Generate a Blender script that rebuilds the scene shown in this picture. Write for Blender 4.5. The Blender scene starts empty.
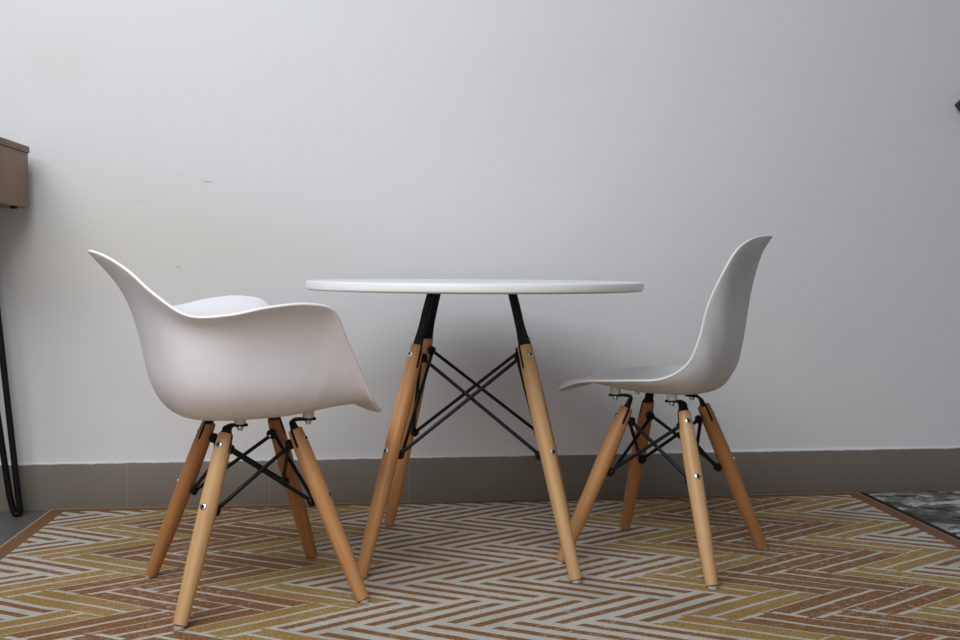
import bpy, bmesh, math, random
import numpy as np
from mathutils import Vector, Matrix
random.seed(4)
S = bpy.context.scene
C = S.collection
PI = math.pi

# ------------------------------------------------------------------ helpers
def link(name, me, mats=(), parent=None, mw=None):
    o = bpy.data.objects.new(name, me); C.objects.link(o)
    for m in mats: me.materials.append(m)
    if mw is not None: o.matrix_local = mw
    if parent: o.parent = parent
    return o

def obj(name, bm, mats, parent=None, mw=None, smooth=True, angle=40):
    me = bpy.data.meshes.new(name)
    bmesh.ops.recalc_face_normals(bm, faces=bm.faces[:])
    for e in bm.edges:
        if len(e.link_faces) == 2:
            e.smooth = e.calc_face_angle(0) < math.radians(angle)
    for f in bm.faces: f.smooth = smooth
    bm.to_mesh(me); bm.free()
    if not isinstance(mats, (list, tuple)): mats = [mats]
    return link(name, me, mats, parent, mw)

def empty(name, loc, rz=0):
    o = bpy.data.objects.new(name, None); C.objects.link(o)
    o.location = loc; o.rotation_euler = (0, 0, rz); o.empty_display_size = .1
    return o

def tag(o, label=None, cat=None, group=None, kind=None):
    if label: o['label'] = label
    if cat: o['category'] = cat
    if group: o['group'] = group
    if kind: o['kind'] = kind
    return o

def struct(o): o['kind'] = 'structure'; return o

def add_lathe(bm, prof, seg=32, mi=0, mat=None, caps=True):
    """prof: list of (r, z) along local z."""
    rings = []
    for r, z in prof:
        ring = []
        for k in range(seg):
            a = 2*PI*k/seg
            v = Vector((r*math.cos(a), r*math.sin(a), z))
            if mat is not None: v = mat @ v
            ring.append(bm.verts.new(v))
        rings.append(ring)
    for i in range(len(rings)-1):
        for k in range(seg):
            f = bm.faces.new((rings[i][k], rings[i][(k+1) % seg], rings[i+1][(k+1) % seg], rings[i+1][k]))
            f.material_index = mi[i] if isinstance(mi, list) else mi
    if caps:
        f = bm.faces.new(rings[0][::-1]); f.material_index = mi[0] if isinstance(mi, list) else mi
        f = bm.faces.new(rings[-1]); f.material_index = mi[-1] if isinstance(mi, list) else mi

def frame_z(d):
    d = Vector(d).normalized()
    a = Vector((0, 0, 1)) if abs(d.z) < .95 else Vector((1, 0, 0))
    x = a.cross(d).normalized(); y = d.cross(x)
    return Matrix((x, y, d)).transposed().to_4x4()

def add_rod(bm, p, q, r, seg=12, mi=0):
    p = Vector(p); q = Vector(q)
    M = Matrix.Translation(p) @ frame_z(q-p)
    L = (q-p).length
    add_lathe(bm, [(r*.6, 0), (r, r*.4), (r, L-r*.4), (r*.6, L)], seg, mi, M)

def add_tube(bm, pts, r, seg=12, mi=0):
    pts = [Vector(p) for p in pts]
    rings = []; up = None
    for i, p in enumerate(pts):
        t = (pts[min(i+1, len(pts)-1)] - pts[max(i-1, 0)]).normalized()
        if up is None:
            a = Vector((0, 0, 1)) if abs(t.z) < .9 else Vector((1, 0, 0))
            up = (a - t*a.dot(t)).normalized()
        else: up = (up - t*up.dot(t)).normalized()
        s = t.cross(up)
        rings.append([bm.verts.new(p + (up*math.cos(2*PI*k/seg) + s*math.sin(2*PI*k/seg))*r) for k in range(seg)])
    for i in range(len(rings)-1):
        for k in range(seg):
            bm.faces.new((rings[i][k], rings[i][(k+1) % seg], rings[i+1][(k+1) % seg], rings[i+1][k])).material_index = mi
    bm.faces.new(rings[0][::-1]); bm.faces.new(rings[-1])

def add_strip(bm, pts, wids, th, mi=0):
    """flat metal strip: pts centreline, wids = half-width vectors, th thickness."""
    rings = []
    for i, p in enumerate(pts):
        t = (pts[min(i+1, len(pts)-1)] - pts[max(i-1, 0)]).normalized()
        w = wids[i]; n = t.cross(w).normalized()*th/2
        rings.append([bm.verts.new(p + w + n), bm.verts.new(p + w - n), bm.verts.new(p - w - n), bm.verts.new(p - w + n)])
    for i in range(len(rings)-1):
        for k in range(4):
            bm.faces.new((rings[i][k], rings[i][(k+1) % 4], rings[i+1][(k+1) % 4], rings[i+1][k])).material_index = mi
    bm.faces.new(rings[0][::-1]); bm.faces.new(rings[-1])

def add_box(bm, lo, hi, bev=0, mi=0, M=None):
    vs = []
    r = bmesh.ops.create_cube(bm, size=1)
    for v in r['verts']:
        v.co = Vector([(lo[k]+hi[k])/2 + v.co[k]*(hi[k]-lo[k]) for k in range(3)])
    fs = list({f for v in r['verts'] for f in v.link_faces})
    for f in fs: f.material_index = mi
    vv = r['verts']
    if bev:
        es = list({e for v in r['verts'] for e in v.link_edges})
        o = bmesh.ops.bevel(bm, geom=es, offset=bev, segments=2, affect='EDGES', profile=.6)
        vv = list({v for f in o['faces'] for v in f.verts} | {v for v in vv if v.is_valid})
        for f in o['faces']: f.material_index = mi
    if M is not None:
        for v in vv: v.co = M @ v.co

# ------------------------------------------------------------------ materials
class NT:
    def __init__(s, name):
        s.m = bpy.data.materials.new(name); s.m.use_nodes = True
        s.t = s.m.node_tree; s.b = s.t.nodes['Principled BSDF']
    def n(s, typ, **kw):
        nd = s.t.nodes.new(typ)
        for k, v in kw.items(): setattr(nd, k, v)
        return nd
    def put(s, sock, v):
        if hasattr(v, 'is_output') or isinstance(v, bpy.types.NodeSocket): s.t.links.new(v, sock)
        elif v is not None:
            try: sock.default_value = v
            except Exception: sock.default_value = (*v, 1)
    def M(s, op, a, b=None, c=None, clamp=False):
        nd = s.n('ShaderNodeMath', operation=op, use_clamp=clamp)
        s.put(nd.inputs[0], a); s.put(nd.inputs[1], b); s.put(nd.inputs[2], c)
        return nd.outputs[0]
    def mix(s, f, a, b, bt='MIX'):
        nd = s.n('ShaderNodeMix', data_type='RGBA', blend_type=bt)
        s.put(nd.inputs[0], f); s.put(nd.inputs[6], a if not isinstance(a, tuple) else (*a, 1)); s.put(nd.inputs[7], b if not isinstance(b, tuple) else (*b, 1))
        return nd.outputs[2]
    def ramp(s, v, stops):
        nd = s.n('ShaderNodeValToRGB'); e = nd.color_ramp.elements
        while len(e) < len(stops): e.new(.5)
        for el, (p, c) in zip(e, stops): el.position = p; el.color = (*c, 1) if len(c) == 3 else c
        s.put(nd.inputs[0], v); return nd.outputs[0]
    def step(s, v, a, b):
        nd = s.n('ShaderNodeMapRange', interpolation_type='SMOOTHSTEP')
        s.put(nd.inputs[0], v); nd.inputs[1].default_value = a; nd.inputs[2].default_value = b
        return nd.outputs[0]
    def obj(s): return s.n('ShaderNodeTexCoord').outputs['Object']
    def noise(s, vec, scale, detail=2, rough=.5, sc=None, dist=0):
        if sc:
            mp = s.n('ShaderNodeMapping'); s.put(mp.inputs['Vector'], vec); mp.inputs['Scale'].default_value = sc; vec = mp.outputs[0]
        nd = s.n('ShaderNodeTexNoise'); s.put(nd.inputs['Vector'], vec)
        nd.inputs['Scale'].default_value = scale; nd.inputs['Detail'].default_value = detail; nd.inputs['Roughness'].default_value = rough
        nd.inputs['Distortion'].default_value = dist
        return nd.outputs[0]
    def bump(s, h, st, dist=.002):
        nd = s.n('ShaderNodeBump'); nd.inputs['Strength'].default_value = st; nd.inputs['Distance'].default_value = dist
        s.put(nd.inputs['Height'], h); s.t.links.new(nd.outputs[0], s.b.inputs['Normal'])
    def out(s, col=None, rough=None, metal=None, spec=None):
        if col is not None: s.put(s.b.inputs['Base Color'], col if not isinstance(col, tuple) else (*col, 1))
        if rough is not None: s.put(s.b.inputs['Roughness'], rough)
        if metal is not None: s.b.inputs['Metallic'].default_value = metal
        if spec is not None: s.b.inputs['Specular IOR Level'].default_value = spec
        return s.m

def plastic(name, c1, c2, rough):
    t = NT(name); v = t.noise(t.obj(), 9, 3)
    t.bump(t.noise(t.obj(), 900, 2), .06, .0005)
    return t.out(t.mix(v, c1, c2), rough, spec=.45)

def wood(name, lo, mid, hi):
    t = NT(name); co = t.obj()
    inf = t.n('ShaderNodeObjectInfo').outputs['Random']
    add = t.n('ShaderNodeVectorMath', operation='ADD'); t.put(add.inputs[0], co)
    cmb = t.n('ShaderNodeCombineXYZ'); t.put(cmb.inputs[0], inf); t.put(cmb.inputs[1], inf); t.put(cmb.inputs[2], t.M('MULTIPLY', inf, 7.)); t.t.links.new(cmb.outputs[0], add.inputs[1])
    g = t.noise(add.outputs[0], 60, 5, .6, (1, 1, .06), .6)
    f = t.noise(add.outputs[0], 420, 2, .5, (1, 1, .05))
    col = t.ramp(g, [(.25, lo), (.5, mid), (.78, hi)])
    col = t.mix(t.M('MULTIPLY', t.step(f, .56, .72), .35), col, lo)
    col = t.mix(t.M('MULTIPLY', inf, .18), col, lo)
    t.bump(f, .08, .0006)
    return t.out(col, .42, spec=.4)

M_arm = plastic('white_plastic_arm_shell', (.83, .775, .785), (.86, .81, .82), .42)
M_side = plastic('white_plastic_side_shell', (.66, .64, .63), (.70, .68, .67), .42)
M_mount = plastic('white_rubber', (.62, .60, .57), (.7, .68, .65), .5)
M_pad = plastic('clear_white_glide', (.36, .34, .31), (.45, .43, .40), .3)
M_top = plastic('white_laminate', (.80, .79, .77), (.83, .82, .80), .35)
M_edge = plastic('tan_board_edge', (.46, .33, .22), (.52, .38, .27), .5)
M_pale_lit = wood('pale_lit_beech', (.46, .245, .105), (.58, .34, .155), (.66, .415, .21))
M_warm_shaded = wood('warm_shaded_beech', (.30, .125, .042), (.40, .175, .062), (.48, .235, .095))  # same beech, lighting in the colour: paler near legs, darker orange far legs
M_mid = wood('honey_beech', (.42, .185, .065), (.54, .26, .10), (.62, .33, .14))

def metal(name, c, rough, met):
    t = NT(name); v = t.noise(t.obj(), 60, 2)
    return t.out(t.mix(v, c, tuple(x*1.35 for x in c)), rough, met, .5 if met else .25)
M_black = metal('black_powder_coat', (.0035, .0035, .004), .42, .0)
M_silver = metal('zinc_screw', (.62, .64, .66), .25, 1.)
M_dark = metal('dark_screw_recess', (.02, .02, .022), .4, .6)
M_plastic_black = metal('black_plastic', (.010, .011, .014), .35, 0)

# desk veneer
def veneer(name, lo, hi):
    t = NT(name); g = t.noise(t.obj(), 22, 5, .6, (1, 1, .05), .8)
    f = t.noise(t.obj(), 260, 2, .5, (1, 1, .03))
    col = t.mix(g, lo, hi); col = t.mix(t.M('MULTIPLY', t.step(f, .5, .75), .3), col, tuple(x*.6 for x in lo))
    return t.out(col, .5)
M_veneer = veneer('oak_veneer', (.17, .085, .038), (.26, .14, .068))
M_veneer_top = veneer('oak_veneer_top', (.13, .07, .038), (.19, .11, .062))

# ------------------------------------------------------------------ camera
CAM_H = .765; FPX = 1043.; PITCH = math.atan(53/1043)
cam = bpy.data.cameras.new('camera'); co = bpy.data.objects.new('camera', cam); C.objects.link(co)
cam.sensor_width = 36; cam.lens = FPX/960*36; cam.clip_start = .05
co.location = (0, 0, CAM_H); co.rotation_euler = (PI/2-PITCH, 0, 0)
S.camera = co

# ------------------------------------------------------------------ setting
WY = math.radians(5.65)                     # the wall runs slightly away to the right
wroot = Matrix.Translation((0, 3.413, 0)) @ Matrix.Rotation(WY, 4, 'Z')   # local x along wall, local y = into wall; z=0 is rug top
FLOOR_Z = -.009
def on_wall(px, py, yy=.011):
    """wall-local (x, z) seen at a photo pixel (used once, to size marks and painted warm light on the plaster)."""
    d = Vector(((px-480)/FPX, math.cos(PITCH)+(320-py)/FPX*math.sin(PITCH), -math.sin(PITCH)+(320-py)/FPX*math.cos(PITCH)))
    o = Vector((0, 0, CAM_H)); inv = wroot.inverted()
    o2 = inv @ o; d2 = inv.to_3x3() @ d
    k = (yy-o2.y)/d2.y; p = o2 + d2*k
    return p.x, p.z

# wall
t = NT('painted_plaster'); co_ = t.obj(); sp = t.n('ShaderNodeSeparateXYZ'); t.put(sp.inputs[0], co_)
X, Z = sp.outputs[0], sp.outputs[2]
n1 = t.noise(co_, 1.1, 3, .5); n2 = t.noise(co_, 6, 4, .6)
col = t.mix(n1, (.66, .645, .655), (.70, .688, .688))
col = t.mix(t.M('MULTIPLY', t.step(n2, .5, .75), .25), col, (.64, .62, .58))
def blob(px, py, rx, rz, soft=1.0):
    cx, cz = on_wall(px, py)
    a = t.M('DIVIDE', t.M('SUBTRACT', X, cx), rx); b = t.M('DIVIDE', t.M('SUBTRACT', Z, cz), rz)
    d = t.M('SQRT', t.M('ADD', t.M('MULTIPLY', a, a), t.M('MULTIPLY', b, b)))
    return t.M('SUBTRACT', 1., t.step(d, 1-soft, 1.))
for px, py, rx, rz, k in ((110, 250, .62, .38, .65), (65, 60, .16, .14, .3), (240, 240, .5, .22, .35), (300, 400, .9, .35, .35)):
    col = t.mix(t.M('MULTIPLY', blob(px, py, rx, rz), k), col, (.65, .605, .52))  # soft patches put warm bounce light into the plaster colour
for px, py, rx, rz, k in ((207, 182, .022, .0035, .5), (201, 180, .02, .002, .3), (182, 173, .003, .004, .4), (142, 201, .03, .002, .2),
                          (178, 267, .005, .006, .5), (181, 270, .004, .004, .4), (693, 303, .004, .005, .3), (686, 338, .01, .002, .3)):
    col = t.mix(t.M('MULTIPLY', blob(px, py, rx, rz, .6), k), col, (.25, .25, .25))
t.bump(t.M('ADD', t.noise(co_, 180, 3), t.M('MULTIPLY', t.noise(co_, 9, 3), 3.)), .10, .002)
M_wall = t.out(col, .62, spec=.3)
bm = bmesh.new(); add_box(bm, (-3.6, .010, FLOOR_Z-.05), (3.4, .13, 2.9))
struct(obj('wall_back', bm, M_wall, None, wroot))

# floor: large dark grey tiles
t = NT('grey_floor_tile'); co_ = t.obj(); br = t.n('ShaderNodeTexBrick'); t.put(br.inputs['Vector'], co_)
br.offset = 0; br.inputs['Scale'].default_value = 1; br.inputs['Brick Width'].default_value = .6; br.inputs['Row Height'].default_value = .6; br.inputs['Mortar Size'].default_value = .0015
n = t.noise(co_, 7, 4); c1 = t.mix(n, (.105, .10, .094), (.145, .137, .128))
M_floor = t.out(t.mix(br.outputs['Fac'], c1, (.05, .047, .043)), .38)
bm = bmesh.new(); add_box(bm, (-3.6, -5.2, FLOOR_Z-.1), (3.4, .012, FLOOR_Z))
struct(obj('floor', bm, M_floor, None, wroot))

# baseboard: taupe skirting tile with joints and ragged paint along its top
t = NT('taupe_skirting_tile'); co_ = t.obj(); sp = t.n('ShaderNodeSeparateXYZ'); t.put(sp.inputs[0], co_)
n = t.noise(co_, 5, 4, .6); fine = t.noise(co_, 120, 2)
col = t.mix(n, (.165, .14, .118), (.215, .185, .158)); col = t.mix(t.M('MULTIPLY', fine, .2), col, (.13, .11, .095))
j0 = on_wall(128, 490)[0]; j1 = on_wall(270, 490)[0]
fx = t.M('FRACT', t.M('DIVIDE', t.M('SUBTRACT', sp.outputs[0], j0-.0012+.0), j1-j0))
col = t.mix(t.M('MULTIPLY', t.M('LESS_THAN', fx, .0055), t.M('MULTIPLY', t.M('LESS_THAN', sp.outputs[0], -.2), .38)), col, (.34, .31, .28))
edge = t.M('ADD', sp.outputs[2], t.M('MULTIPLY', t.M('SUBTRACT', t.noise(co_, 14, 5, .7, (1, 0, 0)), .5), .014))
col = t.mix(t.step(edge, .1385, .1405), col, (.62, .61, .59))
M_base = t.out(col, .5)
bm = bmesh.new(); add_box(bm, (-3.6, 0, FLOOR_Z), (3.4, .0115, .1415), .0015)
struct(obj('baseboard_back', bm, M_base, None, wroot))
# ridge of filler and paint between skirting and wall
bm = bmesh.new(); rnd = random.Random(7); prev = None; N = 420
for i in range(N+1):
    x = -3.6 + 7.0*i/N
    h = .1425 + .0035*math.sin(x*2.1) + rnd.uniform(-.0012, .0012); w = .003 + rnd.uniform(0, .0015)
    cur = [bm.verts.new((x, .0102, .1405)), bm.verts.new((x, .0102-w*.6-.002, .1405)), bm.verts.new((x, .0102-w*.3, h+.001)), bm.verts.new((x, .0102, h+.003))]
    if prev:
        for k in range(3): bm.faces.new((prev[k], prev[k+1], cur[k+1], cur[k]))
    prev = cur
struct(obj('trim_1', bm, M_wall, None, wroot))

# ------------------------------------------------------------------ rugs
RW, RD, RT = 2.665, 1.95, .008
t = NT('herringbone_rug'); co_ = t.obj()
wob = t.n('ShaderNodeTexNoise'); t.put(wob.inputs['Vector'], co_); wob.inputs['Scale'].default_value = 5; wob.inputs['Detail'].default_value = 2
wv = t.n('ShaderNodeVectorMath', operation='MULTIPLY_ADD'); t.put(wv.inputs[0], wob.outputs['Color']); wv.inputs[1].default_value = (.014, .014, 0); t.put(wv.inputs[2], co_)
sp = t.n('ShaderNodeSeparateXYZ'); t.put(sp.inputs[0], wv.outputs[0]); x, y = sp.outputs[0], sp.outputs[1]
sp0 = t.n('ShaderNodeSeparateXYZ'); t.put(sp0.inputs[0], co_)
W = .1287; n = 3; r2 = math.sqrt(2)          # slanted herringbone: 45 degree layout squashed to bars at 30 degrees
PX, PY = 0.0, -.087
x = t.M('ADD', x, PX); yc = t.M('MULTIPLY', t.M('ADD', y, PY), 1.732)
u = t.M('DIVIDE', t.M('ADD', t.M('ADD', x, yc), 20.), r2*W); v = t.M('DIVIDE', t.M('ADD', t.M('SUBTRACT', x, yc), 20.), r2*W)
i, j = t.M('FLOOR', u), t.M('FLOOR', v); fu, fv = t.M('FRACT', u), t.M('FRACT', v)
m = t.M('FLOORED_MODULO', t.M('SUBTRACT', i, j), 2.*n)
hz = t.M('LESS_THAN', m, n-.5)
def sel(a, b): return t.M('ADD', t.M('MULTIPLY', hz, a), t.M('MULTIPLY', t.M('SUBTRACT', 1., hz), b))
across = sel(fv, fu)
jm = t.M('SUBTRACT', 2.*n-1, m)
along = sel(t.M('ADD', m, fu), t.M('ADD', jm, fv))
pu = sel(t.M('ADD', t.M('SUBTRACT', i, m), n/2), t.M('ADD', i, .5))
pv = sel(t.M('ADD', j, .5), t.M('ADD', t.M('SUBTRACT', j, jm), n/2))
xc = t.M('SUBTRACT', t.M('MULTIPLY', t.M('ADD', pu, pv), W/r2), 20.)    # centre of the plank, across the rug
ax = t.M('ABSOLUTE', t.M('ADD', xc, -.02))
def band(a, b): return t.M('MULTIPLY', t.M('GREATER_THAN', ax, a), t.M('LESS_THAN', ax, b))
is_brown = band(.58, .95); is_white = t.M('ADD', t.M('LESS_THAN', ax, .42), t.M('GREATER_THAN', ax, 1.14), clamp=True)
tex = t.noise(co_, 190, 4, .8); tex2 = t.noise(co_, 330, 3, .8); big = t.noise(co_, 3.2, 4, .6)
tex = t.step(tex, .38, .62); brown = t.mix(tex, (.085, .030, .012), (.30, .125, .048)); gold = t.mix(tex, (.20, .105, .026), (.45, .29, .10)); white = t.mix(tex, (.40, .375, .325), (.56, .53, .47))
brown = t.mix(t.M('MULTIPLY', t.step(tex2, .50, .64), .55), brown, (.52, .34, .14))
gold = t.mix(t.M('MULTIPLY', t.step(tex2, .46, .34), .5), gold, (.16, .085, .03))
solid = t.mix(is_brown, gold, brown)
c0 = t.M('ABSOLUTE', t.M('SUBTRACT', across, .5))
strong = t.M('LESS_THAN', c0, .055); thin = t.M('GREATER_THAN', c0, .475)
ends = t.M('MAXIMUM', t.M('LESS_THAN', along, .11), t.M('GREATER_THAN', along, n-.04))
ends = t.M('MULTIPLY', ends, t.M('LESS_THAN', c0, .36))
line = t.M('MAXIMUM', t.M('MAXIMUM', strong, thin), ends)
solid = t.mix(line, solid, white)
c1 = t.M('ABSOLUTE', t.M('SUBTRACT', c0, .25))
st = t.M('MULTIPLY', t.M('LESS_THAN', c1, .115), t.M('LESS_THAN', t.M('ABSOLUTE', t.M('SUBTRACT', along, n/2)), n/2-.11))
stripe = t.mix(st, white, brown)
col = t.mix(is_white, solid, stripe)
worn = t.M('MULTIPLY', t.step(t.noise(co_, 70, 5, .85, (.5, 1, 1)), .52, .62), t.M('MAXIMUM', t.step(big, .42, .60), t.M('MULTIPLY', t.step(sp0.outputs[0], .2, .9), .75)))
col = t.mix(t.M('MULTIPLY', worn, .55), col, (.58, .53, .44))
col = t.mix(t.M('MULTIPLY', t.step(big, .52, .35), .25), col, (.16, .10, .05))
bx = t.M('SUBTRACT', RW/2, t.M('ABSOLUTE', sp0.outputs[0])); by = t.M('MULTIPLY', sp0.outputs[1], -1.)
bd = t.M('MINIMUM', bx, by)
col = t.mix(t.M('LESS_THAN', bd, .055), col, t.mix(tex, (.16, .075, .035), (.24, .125, .065)))
col = t.mix(t.M('LESS_THAN', bd, .010), col, (.42, .31, .18))
t.bump(t.M('ADD', tex2, t.M('MULTIPLY', t.M('ADD', line, 0.), .4)), .35, .003)
M_rug = t.out(col, .88, spec=.15)

def rug_mesh(w, d, th, nx, ny, bow=0, curl=0):
    bm = bmesh.new(); rows = []
    for b in range(ny+1):
        row = []
        for a in range(nx+1):
            x = -w/2 + w*a/nx; y = -d*b/ny
            z = 0.0
            e = min(x+w/2, w/2-x, -y, d+y)
            if e < .012: z -= (.012-e)/.012*th*.45
            row.append(bm.verts.new((x, y, z)))
        rows.append(row)
    for b in range(ny):
        for a in range(nx):
            bm.faces.new((rows[b][a], rows[b+1][a], rows[b+1][a+1], rows[b][a+1]))
    ed = [e for e in bm.edges if e.is_boundary]
    ex = bmesh.ops.extrude_edge_only(bm, edges=ed)
    vs = [g for g in ex['geom'] if isinstance(g, bmesh.types.BMVert)]
    for v in vs: v.co.z = -th
    bed = [e for e in bm.edges if e.is_boundary]
    bmesh.ops.contextual_create(bm, geom=bed)
    return bm
rugM = Matrix.Translation((-.037, 3.404, 0)) @ Matrix.Rotation(math.radians(5.4), 4, 'Z')
bm = rug_mesh(RW, RD, RT, 534, 40)
tag(obj('herringbone_rug', bm, M_rug, None, rugM), 'brown, gold and cream herringbone patterned rug under the table and chairs', 'rug')

t = NT('distressed_grey_rug'); co_ = t.obj()
a = t.noise(co_, 16, 6, .72, (1, .22, 1)) if False else t.noise(co_, 13, 7, .78, (.55, 1.0, 1), .8)
b = t.noise(co_, 300, 2)
col = t.ramp(a, [(.38, (.018, .017, .013)), (.45, (.095, .09, .07)), (.52, (.20, .195, .165)), (.60, (.66, .66, .63))])
col = t.mix(t.M('MULTIPLY', b, .3), col, (.08, .075, .06))
sp = t.n('ShaderNodeSeparateXYZ'); t.put(sp.inputs[0], co_)
col = t.mix(t.M('LESS_THAN', t.M('ADD', sp.outputs[0], .7), .016), col, (.022, .02, .017))
t.bump(b, .3, .002)
M_rug2 = t.out(col, .85, spec=.15)
bm = rug_mesh(1.4, 1.95, RT*.8, 60, 60)
rug2M = Matrix.Translation((-.037, 3.404, 0)) @ Matrix.Rotation(math.radians(5.4), 4, 'Z') @ Matrix.Translation((RW/2+.703, -.002, -.0015))
tag(obj('distressed_rug', bm, M_rug2, None, rug2M), 'dark grey and white distressed rug along the wall beside the herringbone rug', 'rug')

# ------------------------------------------------------------------ legs, brackets and rods (shared by table and chairs)
def leg_radius(s):          # s: 0 at the foot .. 1 at the top
    ks = [(0, .0150), (.05, .0160), (.35, .0192), (.66, .0206), (.86, .0194), (1, .0170)]
    for (a, ra), (b, rb) in zip(ks, ks[1:]):
        if s <= b: k = (s-a)/(b-a); k = k*k*(3-2*k); return ra + (rb-ra)*k
    return ks[-1][1]

def make_leg(parent, foot, top, mat, bolt_z, nutmat=None):
    nutmat = nutmat or M_black
    padmat = M_pad
    """round tapered wooden leg with glide and two bolts; returns inner bolt points in the parent's frame."""
    foot = Vector(foot); top = Vector(top)
    ax = (top-foot); L = ax.length; ax.normalize()
    rad = Vector((foot.x, foot.y, 0)).normalized(); rx = (rad - ax*rad.dot(ax)).normalized(); ry = ax.cross(rx)
    M = Matrix.Translation(foot) @ Matrix((rx, ry, ax)).transposed().to_4x4()
    bm = bmesh.new(); h0 = .0070
    prof = [(.0130, h0), (.0150, h0+.0015)] + [(leg_radius(s), h0 + (L-h0)*s) for s in [.02+.95*k/22 for k in range(23)]]
    prof += [(leg_radius(1)-.0004, L-.002), (leg_radius(1)-.002, L)]
    add_lathe(bm, prof, 36)
    leg = obj('leg', bm, mat, parent, M, angle=50)
    bm = bmesh.new(); add_lathe(bm, [(.0105, .0005), (.0115, .0012), (.0115, .005), (.0105, .0085)], 24)
    # the glide sits flat on the rug although the leg leans
    pad = obj('foot_pad', bm, padmat, leg, M.to_3x3().inverted().to_4x4() @ Matrix.Translation((0, 0, 0)))
    inner = []
    for z in bolt_z:
        s = (z-foot.z)/(top.z-foot.z); zl = L*s; r = leg_radius(s)
        bm = bmesh.new()
        A = Matrix.Translation((r-.0015, 0, zl)) @ Matrix.Rotation(PI/2, 4, 'Y')
        add_lathe(bm, [(.0078, 0), (.0080, .0014), (.0066, .0028), (.0042, .0033), (.0036, .0022)], 20, [0, 0, 0, 1], A)
        obj('screw_head', bm, [M_silver, M_dark], leg)
        bm = bmesh.new()
        D = Matrix.Translation((-r+.001, 0, zl)) @ Matrix.Rotation(-PI/2, 4, 'Y')
        add_lathe(bm, [(.0040, 0), (.0042, .004), (.0108, .0042), (.0122, .007), (.0120, .0145), (.0090, .0165), (.0042, .017), (.0040, .0205), (.0028, .0215)], 16, [0]*7+[1]*1, D)
        obj('rod_knob', bm, [M_black, nutmat], leg)
        inner.append(M @ Vector((-r-.0075, 0, zl)))
    return inner, M, L, rx, ry, ax

def smooth_path(pts, k=6):
    pts = [Vector(p) for p in pts]; out = []
    P = [pts[0]] + pts + [pts[-1]]
    for a in range(1, len(P)-2):
        for q in range(k):
            t_ = q/k; p0, p1, p2, p3 = P[a-1], P[a], P[a+1], P[a+2]
            out.append(.5*((2*p1) + (p2-p0)*t_ + (2*p0-5*p1+4*p2-p3)*t_**2 + (3*p1-p0-3*p2+p3)*t_**3))
    out.append(pts[-1]); return out

def make_bracket(parent, M, L, ry, ax, bend_z, tongue, wide=.0125, low=.055, thick=.0062):
    """black strip standing in the slot of the leg top, bent over to a horizontal tongue (a vector)."""
    top = M @ Vector((0, 0, L)); base = M @ Vector((0, 0, L-low))
    k = (bend_z - top.z)/ax.z; corner = top + ax*k
    tv = Vector(tongue); td = tv.normalized()
    end = Vector((top.x, top.y, bend_z)) + tv
    side = Vector((0, 0, 1)).cross(td); side *= 1 if side.dot(ry) > 0 else -1
    c0 = Vector((corner.x, corner.y, bend_z)); rem = (end-c0)
    pts = [base, base+(top-base)*.5, top, top+(corner-top)*.3, top+(corner-top)*.66]
    wid = [ry*(leg_radius(.93)+.0006)]*2 + [ry*(leg_radius(1)-.0006), ry*wide, (ry*.85+side*.15).normalized()*wide]
    pts += [corner - Vector((0, 0, .0035)) + rem*.03, c0 + rem*.20, c0 + rem*.5, end]
    wid += [(ry*.6+side*.4).normalized()*wide*.95, (ry*.25+side*.75).normalized()*wide*.9, side*wide*.88, side*wide*.8]
    P = [pts[0], pts[1]] + smooth_path(pts[2:], 4); Wd = [wid[0], wid[1]] + smooth_path(wid[2:], 4)
    bm = bmesh.new(); add_strip(bm, P, Wd, thick)
    o = obj('bracket', bm, M_black, parent, angle=35)
    bv = o.modifiers.new('edge', 'BEVEL'); bv.width = .0012; bv.segments = 2; bv.limit_method = 'ANGLE'; bv.angle_limit = math.radians(50)
    return end

def make_rods(parent, inner, order):
    """two crossing rods on each of the four sides; inner[leg] = (upper, lower)."""
    for a, b in zip(order, order[1:]+order[:1]):
        for k, (p, q) in enumerate(((inner[a][0], inner[b][1]), (inner[b][0], inner[a][1]))):
            p = Vector(p); q = Vector(q); off = Vector((p.x+q.x, p.y+q.y, 0)).normalized()*(.005 if k else -.005)
            bm = bmesh.new(); add_rod(bm, p+off, q+off, .0047)
            obj('brace_rod', bm, M_black, parent)

CORNERS = [(1, 1), (-1, 1), (-1, -1), (1, -1)]

# ------------------------------------------------------------------ table
tab = empty('round_table', (-.018, 2.772, 0), math.radians(-2.5))
tag(tab, 'round white table with wooden dowel legs and black wire bracing', 'table')
R = .444
bm = bmesh.new()
add_lathe(bm, [(R-.006, .7045), (R-.0022, .7068)], 128, 1, caps=False)
add_lathe(bm, [(R-.0022, .7068), (R-.0006, .7090), (R, .711), (R, .7225), (R-.0012, .7260), (R-.004, .7278), (R-.03, .7280), (.02, .7280)], 128, 0, caps=False)
add_lathe(bm, [(.02, .7045), (R-.006, .7045)], 128, 0, caps=False)
for z in (.7045, .7280):
    vs = [v for v in bm.verts if abs(v.co.z-z) < 1e-5 and abs(v.co.xy.length-.02) < 1e-5]
    vs.sort(key=lambda v: math.atan2(v.co.y, v.co.x)); bm.faces.new(vs)
bmesh.ops.remove_doubles(bm, verts=bm.verts, dist=1e-6)
top_o = obj('tabletop', bm, [M_top, M_edge], tab, angle=30)
top_o.rotation_euler = (0, math.radians(.35), 0)
inner = []
for sx, sy in CORNERS:
    rf, rt = .264, .1345
    near = sy < 0
    inn, M, L, rx, ry, ax = make_leg(tab, (sx*rf, sy*rf, .0), (sx*rt, sy*rt, .567), M_pale_lit if near and sx > 0 else M_mid, (.541, .303))
    inner.append(inn)
    make_bracket(tab, M, L, ry, ax, .7018, Vector((-sx, -sy, 0)).normalized()*.05, .0118, .06)
make_rods(tab, inner, [0, 1, 2, 3])
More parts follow.
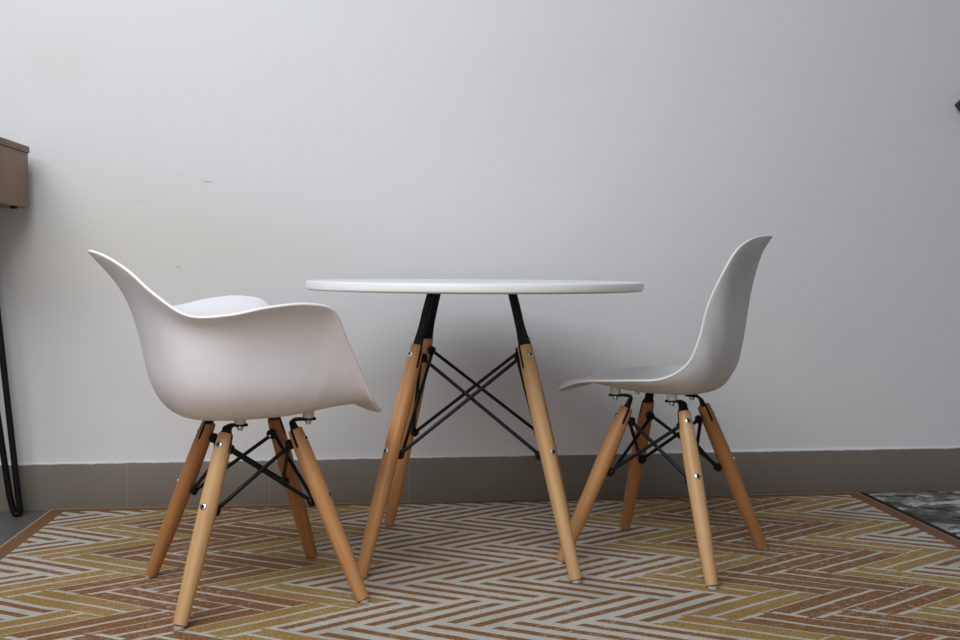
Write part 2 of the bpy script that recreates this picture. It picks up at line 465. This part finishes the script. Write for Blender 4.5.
for sx, sy in ((1, 1), (1, -1)):
    bm = bmesh.new()
    add_box(bm, (-.17, -.014, .6985+.0001*sy), (.17, .014, .7046), .001, 0, Matrix.Rotation(math.atan2(sy, sx), 4, 'Z'))
    obj('mounting_plate', bm, M_black, tab, angle=35)

# ------------------------------------------------------------------ moulded shells
def hermite(P, ns, closed):
    """interpolating spline through rows of P (k,3), chord parameterised; ns samples per span."""
    P = np.asarray(P, float); k = len(P)
    idx = lambda q: q % k if closed else min(max(q, 0), k-1)
    spans = k if closed else k-1
    d = [max(np.linalg.norm(P[idx(q+1)]-P[q]), 1e-6)**.6 for q in range(spans)]
    T = np.zeros_like(P)
    for q in range(k):
        if closed or 0 < q < k-1:
            d0, d1 = d[(q-1) % spans], d[q % spans]
            s0 = (P[q]-P[idx(q-1)])/d0; s1 = (P[idx(q+1)]-P[q])/d1
            T[q] = (s0*d1+s1*d0)/(d0+d1)
        else:
            T[q] = (P[1]-P[0])/d[0] if q == 0 else (P[-1]-P[-2])/d[-1]
    out = []
    for q in range(spans):
        p0, p1, t0, t1 = P[q], P[idx(q+1)], T[q]*d[q], T[idx(q+1)]*d[q]
        for s in range(ns):
            u = s/ns; u2, u3 = u*u, u*u*u
            out.append((2*u3-3*u2+1)*p0+(u3-2*u2+u)*t0+(-2*u3+3*u2)*p1+(u3-u2)*t1)
    if not closed: out.append(P[-1])
    return np.array(out)

def make_shell(parent, centre, stations, mat, thick=.0065, relax=3):
    """stations: front centre .. back centre on the +y side, each = list of ring points; mirrored to the other side."""
    st = [np.array(s, float) for s in stations]
    mir = [s*np.array([1, -1, 1]) for s in st[1:-1]][::-1]
    allst = st + mir
    nr = len(st[0]); ns = 8
    rings = [hermite([s[r] for s in allst], ns, True) for r in range(nr)]     # around
    cols = []
    for a in range(len(rings[0])):
        cols.append(hermite([centre] + [rings[r][a] for r in range(nr)], 5, False)[1:])
    G = np.array(cols)                                                        # (around, out, 3)
    c = np.array(centre, float)
    for _ in range(relax):
        H = G.copy()
        inn = np.concatenate([np.broadcast_to(c, (G.shape[0], 1, 3)), G[:, :-2]], 1)
        H[:, :-1] = .5*G[:, :-1] + .125*(np.roll(G, 1, 0)[:, :-1]+np.roll(G, -1, 0)[:, :-1]+inn+G[:, 1:])
        G = H
    bm = bmesh.new(); cv = bm.verts.new(c)
    V = [[bm.verts.new(p) for p in col] for col in G]
    A = len(V)
    for a in range(A):
        b = (a+1) % A
        bm.faces.new((cv, V[a][0], V[b][0]))
        for r in range(len(V[0])-1): bm.faces.new((V[a][r], V[a][r+1], V[b][r+1], V[b][r]))
    bmesh.ops.recalc_face_normals(bm, faces=bm.faces[:])
    if cv.normal.z < 0 or sum(f.normal.z for f in cv.link_faces) < 0:
        bmesh.ops.reverse_faces(bm, faces=bm.faces[:])
    me = bpy.data.meshes.new('seat_shell')
    for f in bm.faces: f.smooth = True
    bm.to_mesh(me); bm.free()
    o = link('seat_shell', me, [mat], parent)
    md = o.modifiers.new('thickness', 'SOLIDIFY'); md.thickness = thick; md.offset = -1; md.use_rim = True
    bv = o.modifiers.new('rim', 'BEVEL'); bv.width = .0022; bv.segments = 3; bv.limit_method = 'ANGLE'; bv.angle_limit = math.radians(55)
    return o

def mirror_free(*p): return list(p)

ARM_C = (-.06, 0, .430)
ARM = [  # armchair tub: front lip, front corner, slanted front edge, arm, dip, back
 [(.05, 0, .431), (.13, 0, .437), (.20, 0, .445), (.245, 0, .446), (.272, 0, .438), (.292, 0, .416)],
 [(.04, .045, .431), (.12, .075, .438), (.185, .10, .447), (.23, .115, .450), (.260, .122, .445), (.279, .13, .427)],
 [(.03, .08, .431), (.10, .13, .440), (.155, .168, .457), (.195, .190, .470), (.222, .202, .468), (.240, .210, .452)],
 [(.02, .09, .431), (.08, .15, .440), (.120, .195, .465), (.150, .215, .495), (.173, .228, .520), (.199, .238, .518)],
 [(.01, .095, .431), (.06, .165, .441), (.097, .212, .474), (.118, .232, .535), (.132, .248, .588), (.152, .268, .606)],
 [(0, .10, .431), (.045, .172, .441), (.072, .220, .482), (.090, .240, .573), (.098, .264, .648), (.109, .298, .677)],
 [(-.01, .10, .431), (.02, .175, .441), (.04, .225, .484), (.050, .244, .583), (.049, .270, .665), (.050, .312, .691)],
 [(-.03, .10, .431), (-.03, .176, .440), (-.03, .226, .485), (-.03, .246, .582), (-.035, .268, .660), (-.036, .310, .685)],
 [(-.06, .10, .430), (-.09, .170, .440), (-.105, .218, .487), (-.112, .238, .580), (-.113, .256, .648), (-.112, .291, .670)],
 [(-.09, .09, .430), (-.132, .150, .440), (-.160, .190, .490), (-.172, .210, .580), (-.177, .223, .642), (-.185, .252, .669)],
 [(-.11, .07, .430), (-.160, .118, .440), (-.190, .148, .492), (-.206, .166, .585), (-.218, .179, .657), (-.242, .205, .711)],
 [(-.125, .045, .430), (-.172, .078, .440), (-.206, .098, .495), (-.224, .110, .595), (-.248, .122, .685), (-.288, .146, .761)],
 [(-.13, .02, .430), (-.176, .038, .440), (-.214, .046, .497), (-.236, .052, .605), (-.268, .059, .705), (-.328, .074, .793)],
 [(-.13, 0, .430), (-.178, 0, .440), (-.217, 0, .498), (-.239, 0, .610), (-.275, 0, .712), (-.352, 0, .804)],
]
SIDE_C = (.0, 0, .446)
SIDE = [
 [(.09, 0, .449), (.165, 0, .462), (.213, 0, .468), (.244, 0, .459), (.266, 0, .436)],
 [(.08, .03, .449), (.155, .06, .463), (.208, .08, .470), (.239, .093, .461), (.260, .10, .438)],
 [(.07, .055, .449), (.130, .095, .464), (.183, .130, .475), (.214, .150, .471), (.235, .163, .450)],
 [(.055, .07, .449), (.095, .125, .464), (.128, .165, .476), (.145, .187, .482), (.160, .200, .478)],
 [(.015, .075, .447), (.025, .130, .460), (.032, .172, .474), (.035, .196, .483), (.038, .210, .489)],
 [(-.035, .07, .446), (-.052, .124, .457), (-.062, .164, .473), (-.065, .189, .486), (-.065, .202, .500)],
 [(-.06, .06, .446), (-.094, .106, .456), (-.115, .145, .478), (-.119, .171, .506), (-.114, .187, .534)],
 [(-.07, .05, .446), (-.116, .084, .458), (-.146, .118, .496), (-.149, .149, .543), (-.136, .170, .592)],
 [(-.08, .035, .446), (-.133, .060, .462), (-.163, .092, .528), (-.164, .126, .602), (-.152, .156, .670)],
 [(-.085, .025, .446), (-.140, .043, .464), (-.172, .070, .550), (-.180, .107, .652), (-.183, .145, .747)],
 [(-.088, .015, .446), (-.145, .030, .465), (-.177, .050, .560), (-.188, .082, .694), (-.213, .122, .808)],
 [(-.09, .008, .446), (-.147, .016, .465), (-.179, .027, .565), (-.190, .046, .714), (-.240, .068, .838)],
 [(-.09, 0, .446), (-.148, 0, .465), (-.180, 0, .567), (-.192, 0, .719), (-.266, 0, .845)],
]

def make_chair(name, loc, yaw, wood_top, tongue_z, mount_top, woods, rf, rt, rty, nutmat=None, drop=0):
    root = empty(name, loc, yaw)
    inner = []
    for q, (sx, sy) in enumerate(CORNERS):
        inn, M, L, rx, ry, ax = make_leg(root, (sx*rf, sy*rf, 0), (sx*rt, sy*rty, wood_top), woods[q], (wood_top-.026, wood_top-.155), nutmat)
        inner.append(inn)
        tz = tongue_z - (drop if sx < 0 else 0)
        tip = make_bracket(root, M, L, ry, ax, tz, (.048, 0, 0), .0120, .05)
        c = tip - Vector((.016, 0, 0))
        bm = bmesh.new()
        add_lathe(bm, [(.0105, tz+.002), (.0130, tz+.004), (.0135, mount_top-.006), (.016, mount_top+.004)], 24, 0, Matrix.Translation((c.x, c.y, 0)))
        sm = obj('shock_mount', bm, M_mount, root)
        bm = bmesh.new()
        add_lathe(bm, [(.0050, tz-.0125), (.0062, tz-.0115), (.0064, tz-.0062), (.009, tz-.006), (.009, tz-.002)], 12, 0, Matrix.Translation((c.x, c.y, 0)))
        obj('mount_bolt', bm, M_silver, sm)
    make_rods(root, inner, [0, 1, 2, 3])
    return root

# legs in CORNERS order: front-left, rear-left, rear-right, front-right (chair's own left and right)
arm = make_chair('dining_armchair', (-.540, 2.445, 0), math.radians(25.6), .391, .413, .432, [M_warm_shaded, M_warm_shaded, M_pale_lit, M_mid], .2060, .079, .095, M_silver, .004)
tag(arm, 'white plastic tub armchair with wooden dowel legs left of the table', 'chair')
make_shell(arm, ARM_C, ARM, M_arm, relax=6)
side = make_chair('dining_chair', (.487, 2.725, 0), math.radians(148.3), .399, .430, .452, [M_mid, M_pale_lit, M_warm_shaded, M_warm_shaded], .2035, .078, .072, None, .006)
tag(side, 'white armless plastic chair with wooden dowel legs right of the table', 'chair')
make_shell(side, SIDE_C, SIDE, M_side, relax=5).rotation_euler = (0, 0, math.radians(3))

# ------------------------------------------------------------------ console desk at the left edge
desk = empty('console_desk', (0, 0, FLOOR_Z))
desk.matrix_world = Matrix.Translation((-1.384, 3.215, FLOOR_Z)) @ Matrix.Rotation(WY, 4, 'Z')
tag(desk, 'brown wood veneer console desk on black hairpin legs, cut off by left edge', 'desk')
DL, DD, zb, zt = 1.15, .46, .955, 1.142
bm = bmesh.new(); add_box(bm, (-DL, -DD, zb), (0, .0, zt-.020), .002); obj('cabinet_box', bm, M_veneer, desk, angle=30)
bm = bmesh.new(); add_box(bm, (-DL-.004, -DD-.006, zt-.020), (.004, .004, zt), .002); obj('desk_top', bm, M_veneer_top, desk, angle=30)
for k in range(2):
    x0 = -DL+.02+k*(DL-.04)/2; x1 = x0+(DL-.04)/2-.006
    bm = bmesh.new(); add_box(bm, (x0, -DD-.014, zb+.015), (x1, -DD+.001, zt-.026), .002); d = obj('drawer', bm, M_veneer, desk, angle=30)
    xm = (x0+x1)/2; bm = bmesh.new()
    add_tube(bm, [(xm-.05, -DD-.012, zb+.08), (xm-.05, -DD-.030, zb+.08), (xm-.046, -DD-.034, zb+.08), (xm+.046, -DD-.034, zb+.08), (xm+.05, -DD-.030, zb+.08), (xm+.05, -DD-.012, zb+.08)], .0045)
    obj('handle', bm, M_black, d)
for cx, cy, dx, dy in ((0, 0, -1, -1), (-DL, 0, 1, -1), (0, -DD, -1, 1), (-DL, -DD, 1, 1)):
    fx, fy = cx + dx*.047, cy + dy*.012 if cy == 0 else cy + dy*.04
    bm = bmesh.new()
    a_top = Vector((cx+dx*.122, fy+dy*.004, zb-.003)); b_top = Vector((cx+dx*.168, fy+dy*.035, zb-.003)); ft = Vector((fx, fy, .0095))
    p1 = ft + (a_top-ft).normalized()*.06 + Vector((-dx*.004, 0, 0)); p2 = ft + (b_top-ft).normalized()*.06 + Vector((dx*.018, 0, 0))
    add_tube(bm, [a_top] + smooth_path([p1, ft + Vector((-dx*.004, 0, .010)), ft + Vector((dx*.006, 0, 0)), ft + Vector((dx*.015, 0, .010)), p2], 6) + [b_top], .0098)
    hl = obj('hairpin_leg', bm, M_black, desk)
    bm = bmesh.new(); add_box(bm, (min(a_top.x, b_top.x)-.02, min(a_top.y, b_top.y)-.02, zb-.004), (max(a_top.x, b_top.x)+.02, max(a_top.y, b_top.y)+.015, zb+.0005))
    obj('mounting_plate', bm, M_black, hl)
# small black screw covers under the end panel
for yy in (-.10, -.24, -.36):
    bm = bmesh.new(); add_lathe(bm, [(.010, zb-.008), (.012, zb+.0005)], 16, 0, Matrix.Translation((-.012, yy, 0)))
    obj('screw_cover', bm, M_black, desk)

# ------------------------------------------------------------------ black fixture at the right edge
fx_, fz_ = on_wall(960, 103, -.045)
fix = empty('wall_fixture', (0, 0, 0)); fix.matrix_world = wroot @ Matrix.Translation((fx_, 0, fz_))
tag(fix, 'small black angular fixture on the wall, cut off by right edge', 'fixture')
bm = bmesh.new(); add_box(bm, (0, -.045, 0), (.075, -.006, .075), .004, 0, Matrix.Rotation(math.radians(48), 4, 'Y'))
obj('housing', bm, M_plastic_black, fix, angle=30)
bm = bmesh.new(); add_lathe(bm, [(.030, 0), (.030, .008), (.024, .010), (.014, .012), (.014, .020)], 28, 0, Matrix.Translation((.055, .0108, 0)) @ Matrix.Rotation(PI/2, 4, 'X'))
obj('wall_bracket', bm, M_plastic_black, fix, angle=30)

# ------------------------------------------------------------------ light
def area(name, loc, tgt, sx, sy, power, col):
    l = bpy.data.lights.new(name, 'AREA'); l.shape = 'RECTANGLE'; l.size = sx; l.size_y = sy; l.energy = power; l.color = col
    o = bpy.data.objects.new(name, l); C.objects.link(o); o.location = loc
    o.rotation_euler = (Vector(tgt)-Vector(loc)).to_track_quat('-Z', 'Y').to_euler(); return o
area('window_light', (-1.1, .7, 2.75), (-.2, 3.0, .9), 2.6, 1.6, 90, (.88, .94, 1.0))
area('room_bounce', (-1.0, -1.9, 1.5), (-.1, 3.0, .6), 3.0, 2.0, 42, (1.0, .90, .76))
w = bpy.data.worlds.new('world'); S.world = w; w.use_nodes = True
w.node_tree.nodes['Background'].inputs[0].default_value = (.72, .84, 1.0, 1); w.node_tree.nodes['Background'].inputs[1].default_value = .20
S.view_settings.view_transform = 'Standard'; S.view_settings.look = 'None'; S.view_settings.exposure = 0
